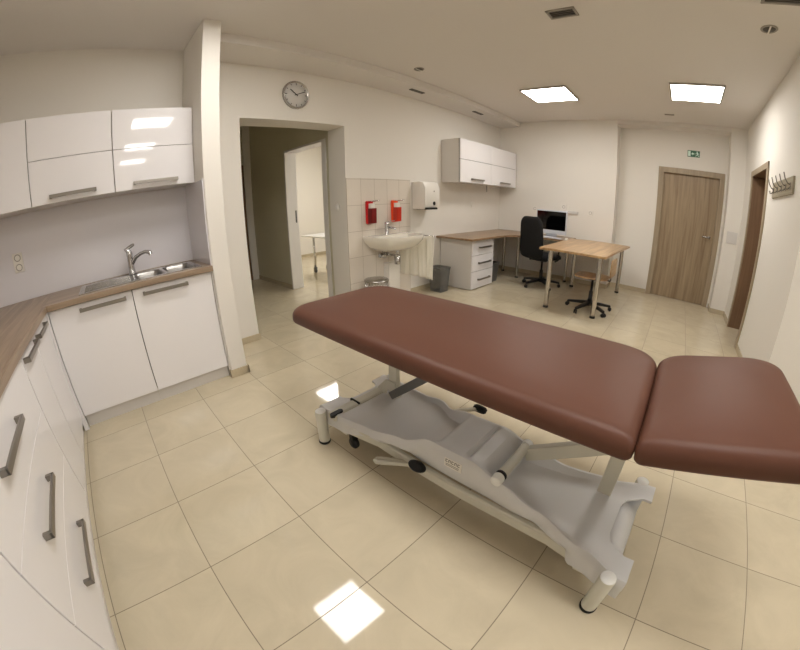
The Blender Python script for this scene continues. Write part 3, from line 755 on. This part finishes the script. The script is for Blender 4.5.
# emergency exit sign above the far door
sx0, sx1, sz0, sz1 = 2.005, 2.20, 2.272, 2.372
t = thing('exit_sign', ((sx0+sx1)/2, YR, sz0), 'small green and white emergency exit sign above the far door', 'sign')
b = bm_new(); box(b, sx0, sx1, YR-.006, YR, sz0, sz1); obj('plate', b, M['green'], t)
b = bm_new(); yy = YR-.0075
def flat(pts): prism(b, pts, yy, YR-.005, axis='Y')
flat([(sx0+.008, sz0+.010), (sx0+.048, sz0+.010), (sx0+.048, sz1-.010), (sx0+.008, sz1-.010)])          # doorway
ax = sx0+.10   # arrow pointing left towards the door
flat([(sx0+.060, sz0+.05), (sx0+.082, sz0+.075), (sx0+.082, sz0+.058), (sx0+.108, sz0+.058), (sx0+.108, sz0+.042), (sx0+.082, sz0+.042), (sx0+.082, sz0+.025)])
# running figure
hx, hz = sx0+.152, sz1-.018
flat([(hx+.010*math.cos(2*PI*k/12), hz+.010*math.sin(2*PI*k/12)) for k in range(12)])
flat([(hx-.006, hz-.013), (hx+.014, hz-.013), (hx+.016, hz-.042), (hx-.002, hz-.042)])
flat([(hx-.006, hz-.014), (hx-.006, hz-.022), (hx-.024, hz-.034), (hx-.028, hz-.028)])
flat([(hx+.013, hz-.014), (hx+.030, hz-.030), (hx+.025, hz-.036), (hx+.012, hz-.024)])
flat([(hx-.002, hz-.040), (hx+.007, hz-.042), (hx-.008, hz-.056), (hx-.022, hz-.070), (hx-.028, hz-.064), (hx-.014, hz-.052)])
flat([(hx+.005, hz-.042), (hx+.016, hz-.041), (hx+.020, hz-.056), (hx+.036, hz-.066), (hx+.031, hz-.072), (hx+.012, hz-.060)])
obj('pictogram', b, M['signw'], t)

# coat rack on the right wall
t = thing('coat_rack', (XR, 3.80, 1.64), 'grey wooden coat rack board with metal hooks on the right wall', 'coat rack')
b = bm_new(); box(b, XR-.02, XR, 3.42, 4.14, 1.64, 1.785, .003); obj('board', b, M['rack'], t)
for k in range(5):
    y = 3.49+k*.145; b = bm_new()
    tube(b, [(XR-.02, y, 1.72), (XR-.045, y, 1.725), (XR-.07, y, 1.76), (XR-.085, y, 1.81)], [.006, .005, .005, .006], 10)
    tube(b, [(XR-.02, y, 1.70), (XR-.04, y, 1.68), (XR-.055, y, 1.675), (XR-.062, y, 1.70)], [.006, .005, .005, .006], 10)
    lathe(b, [(0, 0), (.012, 0), (.012, -.008), (0, -.008)], (XR-.018, y, 1.71), 14, axis='X'); box(b, XR-.026, XR-.019, y-.012, y+.012, 1.675, 1.735, .003)
    obj('hook', b, M['steelh'], t)

# ------------------------------------------------------------------ ceiling fittings
def grille(x0, x1, y0, y1, label, z=H, n=8, m1='vent', gp='ceiling air grilles', along='x'):
    t = thing('air_grille', ((x0+x1)/2, (y0+y1)/2, z-.01), label, 'air vent', 0, gp); b = bm_new(); w = min(.02, (y1-y0)*.2)
    for a in ((x0, x1, y0, y0+w), (x0, x1, y1-w, y1), (x0, x0+w, y0, y1), (x1-w, x1, y0, y1)): box(b, *a, z-.010, z, .002, 1)
    obj('frame', b, M[m1], t)
    b = bm_new(); box(b, x0+w*.5, x1-w*.5, y0+w*.5, y1-w*.5, z-.002, z-.0005); obj('backing', b, M['dark'], t)
    for k in range(n):
        b = bm_new(); y = y0+w+(y1-y0-2*w)*(k+.5)/n; bar(b, (x0+w, y, z-.006), (x1-w, y, z-.006), (y1-y0-2*w)/n*.45, .0015, 0); obj('slat', b, M['ventd'], t)
    return t
grille(1.03, 1.245, 2.485, 2.62, 'rectangular ceiling air grille near the middle of the room', n=4)
grille(2.46, 2.72, 2.46, 2.58, 'rectangular ceiling air grille at the top right edge of the photo', n=4)
grille(-.965, -.915, 3.26, 3.50, 'slim dark slot vent in the soffit, nearer of the two', 2.64, 2, 'ventd', gp='slot vents in the soffit')
grille(-.965, -.915, 4.65, 4.90, 'slim dark slot vent in the soffit, farther one above the desk cupboards', 2.64, 2, 'ventd', gp='slot vents in the soffit')
grille(1.665, 1.80, 5.52, 5.56, 'tiny slot vent in the ceiling before the far door', H, 1, gp=None)
def speaker(x, y, r, label):
    t = thing('ceiling_fitting', (x, y, H), label, 'ceiling fitting'); b = bm_new()  # round fitting of ring, insert and bar, without a lamp
    lathe(b, [(0, 0), (r, 0), (r*1.02, -.004), (r*.9, -.010), (r*.78, -.008), (r*.74, -.002), (0, -.002)], (x, y, H), 32); obj('ring', b, M['vent'], t)
    b = bm_new(); lathe(b, [(0, -.003), (r*.74, -.003), (r*.74, -.005), (0, -.005)], (x, y, H), 32); obj('insert', b, M['ventd'], t)
    b = bm_new(); bar(b, (x, y-r*.95, H-.012), (x, y+r*.95, H-.012), r*.18, .004, .001); obj('cross_bar', b, M['plast'], t)
speaker(2.575, 2.93, .062, 'round grey ceiling fitting split by a pale bar, near the top right corner')
speaker(-.555, 2.97, .055, 'round grey ceiling fitting beside the soffit, above the washbasin')

# ------------------------------------------------------------------ treatment couch
TXc, TYc = 1.25, 1.15
t = thing('treatment_couch', (TXc, TYc, 0), 'brown upholstered treatment couch on a grey and white electric lifting base', 'treatment couch')
def rrect4(x0, x1, y0, y1, rad, ins, n=10):
    """rad = radii at (right near, right far, left far, left near)"""
    out = []
    for cx, cy, a0, r in ((x1, y0, -PI/2, rad[0]), (x1, y1, 0, rad[1]), (x0, y1, PI/2, rad[2]), (x0, y0, PI, rad[3])):
        r = r+ins*.55 if ins > .02 else r
        r = min(r, .46*(y1-y0), .46*(x1-x0))
        cx = cx-r if cx == x1 else cx+r; cy = cy-r if cy == y1 else cy+r
        for k in range(n+1):
            a = a0+PI/2*k/n; out.append((cx+r*math.cos(a), cy+r*math.sin(a)))
    return out
def cushion(x0, x1, y0, y1, zb, zt, rad, roll=.042, crown=.010):
    b = bm_new(); h = zt-zb; prof = [(.016, 0), (.004, .003), (.0, .011), (0, h*.34)]
    for k in range(1, 9):
        a = PI/2*k/8; prof.append((roll*(1-math.cos(a)), h*.34+(h*.66-crown)*math.sin(a)**.9))
    prof += [(roll+.03, h-crown*.62), (roll+.065, h-crown*.3), (roll+.11, h-crown*.08), (roll+.16, h)]
    rings = []
    for ins, z in prof: rings.append([b.verts.new((x, y, zb+z)) for x, y in rrect4(x0+ins, x1-ins, y0+ins, y1-ins, rad, ins)])
    n = len(rings[0])
    for A, B in zip(rings[:-1], rings[1:]):
        for k in range(n): b.faces.new((A[k], A[(k+1) % n], B[(k+1) % n], B[k])).smooth = True
    b.faces.new(rings[0][::-1]); b.faces.new(rings[-1]).smooth = True
    return b
CY0, CY1, ZB, ZT = .825, 1.472, .700, .785
b = cushion(.385, 1.948, CY0, CY1, ZB, ZT, (.022, .11, .10, .085)); smooth(obj('main_cushion', b, M['leather'], t), 70)
b = cushion(0, .472, CY0, CY1, 0, ZT-ZB, (.06, .12, .085, .022))
TILT = math.radians(13.5)
b.transform(Matrix.Translation((1.955, 0, ZB)) @ Matrix.Rotation(-TILT, 4, 'Y')); smooth(obj('head_cushion', b, M['leather'], t), 70)
# steel frame under the cushions
b = bm_new()
for y in (.93, 1.37): bar(b, (.50, y, .685), (1.90, y, .685), .03, .035, .003, up=(0, 0, 1))
for x in (.52, 1.1, 1.55, 1.885): bar(b, (x, .93, .685), (x, 1.37, .685), .03, .03, .003, up=(0, 0, 1))
obj('cushion_frame', b, M['ivory'], t)
b = bm_new(); c, s = math.cos(TILT), math.sin(TILT)
for y in (.98, 1.32): bar(b, (1.96, y, .693), (1.96+.40*c, y, .693+.40*s), .025, .022, .003, up=(0, 0, 1))
bar(b, (1.96+.38*c, .98, .69+.38*s), (1.96+.38*c, 1.32, .69+.38*s), .022, .02, .003, up=(0, 0, 1)); tube(b, [(1.945, .95, .69), (1.945, 1.35, .69)], .012)
obj('head_frame', b, M['ivory'], t)

# plastic base cover: lofted along x
def lerp_tab(tab, x):
    for (x0, v0), (x1, v1) in zip(tab[:-1], tab[1:]):
        if x <= x1:
            f = (x-x0)/(x1-x0); f = max(0, min(1, f)); f = f*f*(3-2*f); return v0+(v1-v0)*f
    return tab[-1][1]
YM = 1.135
hw_rim = [(.484, .245), (.62, .238), (.90, .210), (1.22, .136), (1.5, .138), (1.72, .153), (1.93, .205), (2.10, .258), (2.125, .260)]
hw_bot = [(.484, .268), (.62, .252), (.88, .205), (1.10, .136), (1.22, .126), (1.5, .128), (1.70, .142), (1.885, .196), (1.90, .222), (2.125, .272)]
z_rim = [(.484, .205), (.62, .212), (.85, .222), (1.05, .262), (1.22, .330), (1.42, .335), (1.53, .305), (1.72, .248), (1.95, .215), (2.125, .21)]
z_bot = [(.484, .120), (.68, .122), (.88, .160), (1.0, .172), (1.4, .175), (1.885, .168), (1.90, .120), (2.125, .118)]
z_in = [(.484, .203), (.64, .203), (.70, .194), (.85, .200), (1.08, .226), (1.18, .252), (1.25, .325), (1.375, .332), (1.376, .316), (1.395, .316), (1.40, .332), (1.45, .326), (1.50, .28), (1.54, .215), (1.66, .208), (2.125, .205)]
ymt = [(.484, 1.145), (.7, 1.148), (.92, 1.150), (1.22, 1.100), (1.55, 1.102), (1.75, 1.118), (2.0, 1.135), (2.125, 1.135)]
xs = [.484+.01641*i for i in range(101)]
b = bm_new(); rings = []
for x in xs:
    hr, hb, zr, zb, zi = (lerp_tab(tb, x) for tb in (hw_rim, hw_bot, z_rim, z_bot, z_in))
    zi = min(zi, zr-.003) if x < 1.2 or x > 1.47 else min(zi, zr+.004)
    YM = lerp_tab(ymt, x)
    half = [(hb, zb), (max(hb-.004, hr+.013 if .9 < x < 1.88 else 0), zb+(zr-zb)*.42), (hr+.012, zr-.035), (hr+.008, zr-.010), (hr+.002, zr), (hr-.008, zr), (hr-.020, min(zi+.006, zr)), (hr-.035, zi), (hr*.5, zi), (0, zi)]
    prof = [(YM-h, z) for h, z in half] + [(YM+h, z) for h, z in half[-2::-1]]
    prof += [(YM+hb-.012, zb+.0), (YM+hr-.04, max(zb+.004, zi-.012)), (YM-hr+.04, max(zb+.004, zi-.012)), (YM-hb+.012, zb)]
    rings.append([b.verts.new((x, y, z)) for y, z in prof])
YM = 1.135; n = len(rings[0])
for A, B in zip(rings[:-1], rings[1:]):
    for k in range(n): b.faces.new((A[k], B[k], B[(k+1) % n], A[(k+1) % n])).smooth = True
b.faces.new(rings[0]); b.faces.new(rings[-1][::-1])
cover = obj('base_cover', b, M['cover'], t)
# cut the U-shaped notches at both ends
cut = bm_new()
prism(cut, [(2.3, .98), (2.085, .98), (2.02, 1.015), (2.003, 1.05), (2.003, 1.22), (2.02, 1.26), (2.085, 1.305), (2.3, 1.305)], .0, .5)
prism(cut, [(.3, 1.29), (.50, 1.29), (.535, 1.275), (.55, 1.24), (.55, 1.09), (.535, 1.06), (.50, 1.04), (.3, 1.04)], .0, .5)
cutter = obj('cutter', cut, M['cover'], t)
mod = cover.modifiers.new('notch', 'BOOLEAN'); mod.operation = 'DIFFERENCE'; mod.object = cutter; mod.solver = 'EXACT'
bpy.context.view_layer.update()
dg = bpy.context.evaluated_depsgraph_get()
nm = bpy.data.meshes.new_from_object(cover.evaluated_get(dg)); cover.modifiers.clear()
old = cover.data; cover.data = nm; nm.name = 'base_cover'; cm = cutter.data
bpy.data.objects.remove(cutter); bpy.data.meshes.remove(cm); bpy.data.meshes.remove(old)
smooth(cover, 35)
# sloping apron filling the right notch
b = bm_new(); top = [(2.083, .982), (2.02, 1.017), (2.004, 1.052), (2.004, 1.218), (2.02, 1.258), (2.083, 1.303)]; low = [(2.092, .985), (2.090, 1.04), (2.088, 1.07), (2.086, 1.21), (2.085, 1.25), (2.084, 1.30)]
A = [b.verts.new((x, y, .198)) for x, y in top]; B_ = [b.verts.new((x, y, .130)) for x, y in low]; C_ = [b.verts.new((x-.004, y, .192)) for x, y in top]; D_ = [b.verts.new((x-.006, y, .124)) for x, y in low]
for k in range(5):
    b.faces.new((A[k], A[k+1], B_[k+1], B_[k])).smooth = True; b.faces.new((C_[k], D_[k], D_[k+1], C_[k+1])); b.faces.new((A[k], C_[k], C_[k+1], A[k+1])); b.faces.new((B_[k], B_[k+1], D_[k+1], D_[k]))
b.faces.new((A[0], B_[0], D_[0], C_[0])); b.faces.new((A[5], C_[5], D_[5], B_[5])); obj('end_apron', b, M['cover'], t)
# white steel rails below the skirt
for s in (-1, 1):
    b = bm_new()
    pts = [(.60, .237), (.78, .205), (.90, .182), (1.12, .189), (1.40, .191), (1.63, .187), (1.80, .190), (1.90, .205)] if s < 0 else [(.60, .250), (.90, .225), (1.15, .150), (1.60, .135), (1.90, .18)]
    rb = bm_new(); P0 = [(x, YM+s*(h-.014), .143 if .7 < x < 1.85 else .140) for x, h in pts]
    sec = [(-.014, -.024), (.014, -.024), (.014, .020), (.008, .026), (-.008, .026), (-.014, .020)]
    RR = [[rb.verts.new((x, y+s*u, z+v)) for u, v in sec] for x, y, z in P0]
    for A, B in zip(RR[:-1], RR[1:]):
        for k in range(6): rb.faces.new((A[k], A[(k+1) % 6], B[(k+1) % 6], B[k]))
    rb.faces.new(RR[0]); rb.faces.new(RR[-1][::-1]); b.free(); b = rb
    obj('base_rail', b, M['ivory'], t)
for x in (.66, 1.96):
    b = bm_new(); bar(b, (x, YM-.22, .12), (x, YM+.22, .12), .05, .05, .004, up=(0, 0, 1)); obj('cross_beam', b, M['ivory'], t)
b = bm_new(); bar(b, (.605, .885, .190), (.605, 1.395, .192), .07, .045, .016, up=(0, 0, 1)); eb = obj('end_beam', b, M['ivory'], t)
b = bm_new(); bar(b, (.598, 1.052, .192), (.598, 1.066, .192), .075, .050, .004, up=(0, 0, 1)); obj('end_beam_band', b, M['rub'], eb)
# end lugs of the cover reaching the feet, and the feet
for (x, y) in ((.540, .863), (2.060, .863), (.540, 1.405), (2.060, 1.405)):
    b = bm_new(); tube(b, [(x, y, .016), (x, y, .20), (x, y, .2101)], [.031, .031, .029], 26); f = smooth(obj('foot', b, M['ivory'], t))
    b = bm_new(); lathe(b, [(0, 0), (.031, 0), (.034, .004), (.034, .014), (.030, .018), (0, .018)], (x, y, 0), 24); obj('rubber_foot', b, M['rub'], f)
    b = bm_new(); lathe(b, [(0, .008), (.022, .007), (.029, .002), (.029, 0), (0, 0)], (x, y, .210), 24); smooth(obj('end_cap', b, M['white'], f))
# black capped slots and castor on the left end
b = bm_new(); prism(b, rrect(.606, .634, .872, .952, .013, 5), .200, .2195, .002); obj('slot_cap', b, M['black'], t)
b = bm_new(); lathe(b, [(0, -.014), (.03, -.014), (.034, -.008), (.034, .008), (.03, .014), (0, .014)], (.70, .95, .036), 22, axis='Y'); box(b, .685, .715, .93, .97, .06, .12, .003); obj('castor', b, M['black'], t)
b = bm_new(); lathe(b, [(0, -.014), (.03, -.014), (.034, -.008), (.034, .008), (.03, .014), (0, .014)], (.70, 1.32, .036), 22, axis='Y'); box(b, .685, .715, 1.30, 1.34, .06, .12, .003); obj('castor', b, M['black'], t)
# foot control hoops on both long sides
for s in (-1, 1):
    if s > 0: P = [(1.0, 1.36, .16), (1.03, 1.44, .155), (1.11, 1.53, .15)]
    else: P = [(1.15, .942, .165), (1.08, .915, .148), (1.0, .880, .128), (.972, .868, .122), (.958, .872, .120), (.957, .886, .120), (.97, .900, .122), (1.03, .925, .13), (1.09, .955, .135)]
    b = bm_new(); tube(b, P, .011, 12); hoop = smooth(obj('foot_lever', b, M['ivory'], t))
    c = Vector((1.165, .935, .172)) if s < 0 else Vector((1.115, 1.535, .15))
    b = bm_new(); lathe(b, [(0, -.018), (.030, -.018), (.038, -.010), (.038, .010), (.030, .018), (0, .018)], (0, 0, 0), 28, sx=.66, sy=1.15, axis='Y')
    b.transform(Matrix.Translation(c) @ Matrix.Rotation(math.radians(38)*s, 4, 'X')); smooth(obj('foot_pad', b, M['rub'], hoop))
# lifting posts and arms
for (x, y, zb0) in ((.70, 1.27, .195), (1.915, 1.255, .195)):
    b = bm_new(); bar(b, (x, y, zb0), (x, y, .70), .030, .062, .004, up=(1, 0, 0)); p = obj('lifting_post', b, M['ivory'], t)
    b = bm_new(); bar(b, (x-.035, y, zb0), (x+.035, y, zb0), .05, .022, .004, up=(0, 0, 1)); obj('post_shoe', b, M['ivory'], p)
b = bm_new(); bar(b, (1.55, 1.19, .29), (1.93, 1.21, .50), .035, .06, .004, up=(0, 0, 1)); obj('lifting_arm', b, M['ivory'], t)
b = bm_new(); bar(b, (.73, 1.22, .235), (1.12, 1.22, .56), .035, .045, .004, up=(0, 0, 1)); bar(b, (1.12, 1.22, .55), (1.12, 1.22, .69), .035, .05, .004, up=(1, 0, 0)); obj('lifting_arm', b, M['grey'], t)
b = bm_new(); tube(b, [(1.54, .968, .312), (1.54, 1.205, .312)], .021, 20); sh = smooth(obj('cross_shaft', b, M['ivory'], t))
b = bm_new(); tube(b, [(1.54, .978, .312), (1.54, .992, .312)], .0235, 20); obj('shaft_ring', b, M['rub'], sh)
b = bm_new(); tube(b, [(1.54, .938, .312), (1.54, .945, .312), (1.54, .974, .312)], [.013, .022, .024], 20); smooth(obj('shaft_cap', b, M['white'], sh))
b = bm_new(); tube(b, [(1.54, 1.20, .312), (1.54, 1.225, .312), (1.54, 1.232, .312)], [.024, .024, .016], 20); smooth(obj('shaft_cap', b, M['white'], sh))
# arched lug at the left end
b = bm_new()
lug = [(.60, .19), (.60, .235), (.66, .31), (.72, .31), (.72, .20), (.705, .20)]+[(.70-.035*math.sin(PI*k/6)-.0, .195+.05*math.sin(PI*k/6)) for k in range(1, 6)]+[(.655, .19)]
prism(b, [(.58, .185), (.59, .225), (.66, .30), (.735, .30), (.735, .19), (.705, .19), (.70, .225), (.685, .245), (.665, .235), (.65, .19)], 1.24, 1.25, .001, axis='Y'); obj('bracket', b, M['ivory'], t)
# maker's label on the skirt
lx0, lx1 = 1.30, 1.385
def skirt_pt(x, f):   # point on the near face between rim (f=0) and lower edge (f=1)
    hr, hb, zr, zb_ = (lerp_tab(tb, x) for tb in (hw_rim, hw_bot, z_rim, z_bot))
    p = Vector((x, lerp_tab(ymt, x)-(hr+.012), zr-.035)); q = Vector((x, lerp_tab(ymt, x)-(hr+.013), zb_+(zr-zb_)*.42)); return p+(q-p)*f
nrm = (skirt_pt(lx0, 1)-skirt_pt(lx0, 0)).cross(Vector((1, 0, 0))).normalized(); nrm = -nrm if nrm.y > 0 else nrm
def lab_quad(bb, u0, u1, f0, f1, off):
    vs = [bb.verts.new(skirt_pt(lx0+(lx1-lx0)*u, f*.80-.05)+nrm*off) for u, f in ((u0, f0), (u1, f0), (u1, f1), (u0, f1))]
    vt = [bb.verts.new(v.co-nrm*.0012) for v in vs]
    bb.faces.new(vs); bb.faces.new(vt[::-1])
    for k in range(4): bb.faces.new((vs[k], vt[k], vt[(k+1) % 4], vs[(k+1) % 4]))
b = bm_new(); lab_quad(b, 0, 1, 0, 1, .0025); lb = obj('maker_label', b, M['plast'], t)
b = bm_new()
for i in range(5):   # unreadable dark capitals and two lines of small print
    u = .06+i*.175; lab_quad(b, u, u+.035, .12, .45, .0032); lab_quad(b, u+.035, u+.125, .12+.0*(i % 2), .19, .0032)
    if i % 2 == 0: lab_quad(b, u+.035, u+.125, .38, .45, .0032)
    if i % 2: lab_quad(b, u+.095, u+.125, .19, .45, .0032)
for f in (.62, .78): lab_quad(b, .08, .85, f, f+.05, .0032)
obj('print', b, M['grey'], lb)

# ------------------------------------------------------------------ camera (fisheye)
cam = bpy.data.cameras.new('camera'); co = bpy.data.objects.new('camera', cam); COL.objects.link(co); S.camera = co
yaw, pitch, roll = -.7664385366, -.358168179, -.01428745589
f = Vector((math.sin(yaw)*math.cos(pitch), math.cos(yaw)*math.cos(pitch), math.sin(pitch)))
r = Vector((math.cos(yaw), -math.sin(yaw), 0)); u = r.cross(f)
c, s = math.cos(roll), math.sin(roll)
R2, U2 = c*r+s*u, -s*r+c*u
MC = Matrix((R2, U2, -f)).transposed().to_4x4(); MC.translation = Vector((1.915994, .0592247, 1.2715335)); co.matrix_world = MC
cam.type = 'PANO'; cam.sensor_fit = 'HORIZONTAL'; cam.sensor_width = 36.0; cam.sensor_height = 36.0*650/800
K = (0.0, .06390180894793393, -4.10117997574763e-05, -3.4715283818230662e-06, -2.3354003281079002e-07)
tgt = cam if hasattr(cam, 'panorama_type') else cam.cycles
tgt.panorama_type = 'FISHEYE_LENS_POLYNOMIAL'
tgt.fisheye_fov = 2*PI
for i, k in enumerate(K): setattr(tgt, 'fisheye_polynomial_k%d' % i, -k)
cam.clip_start = .02; cam.clip_end = 60

# ------------------------------------------------------------------ world and view
w = bpy.data.worlds.new('world'); S.world = w; w.use_nodes = True
w.node_tree.nodes['Background'].inputs[0].default_value = (.9, .93, 1, 1); w.node_tree.nodes['Background'].inputs[1].default_value = .05
S.view_settings.view_transform = 'Standard'; S.view_settings.look = 'None'; S.view_settings.gamma = 1; S.view_settings.exposure = 0.0
S.view_settings.use_curve_mapping = False
S.cycles.use_denoising = True; S.cycles.max_bounces = 10; S.cycles.diffuse_bounces = 6; S.cycles.glossy_bounces = 5
S.cycles.sample_clamp_indirect = 6
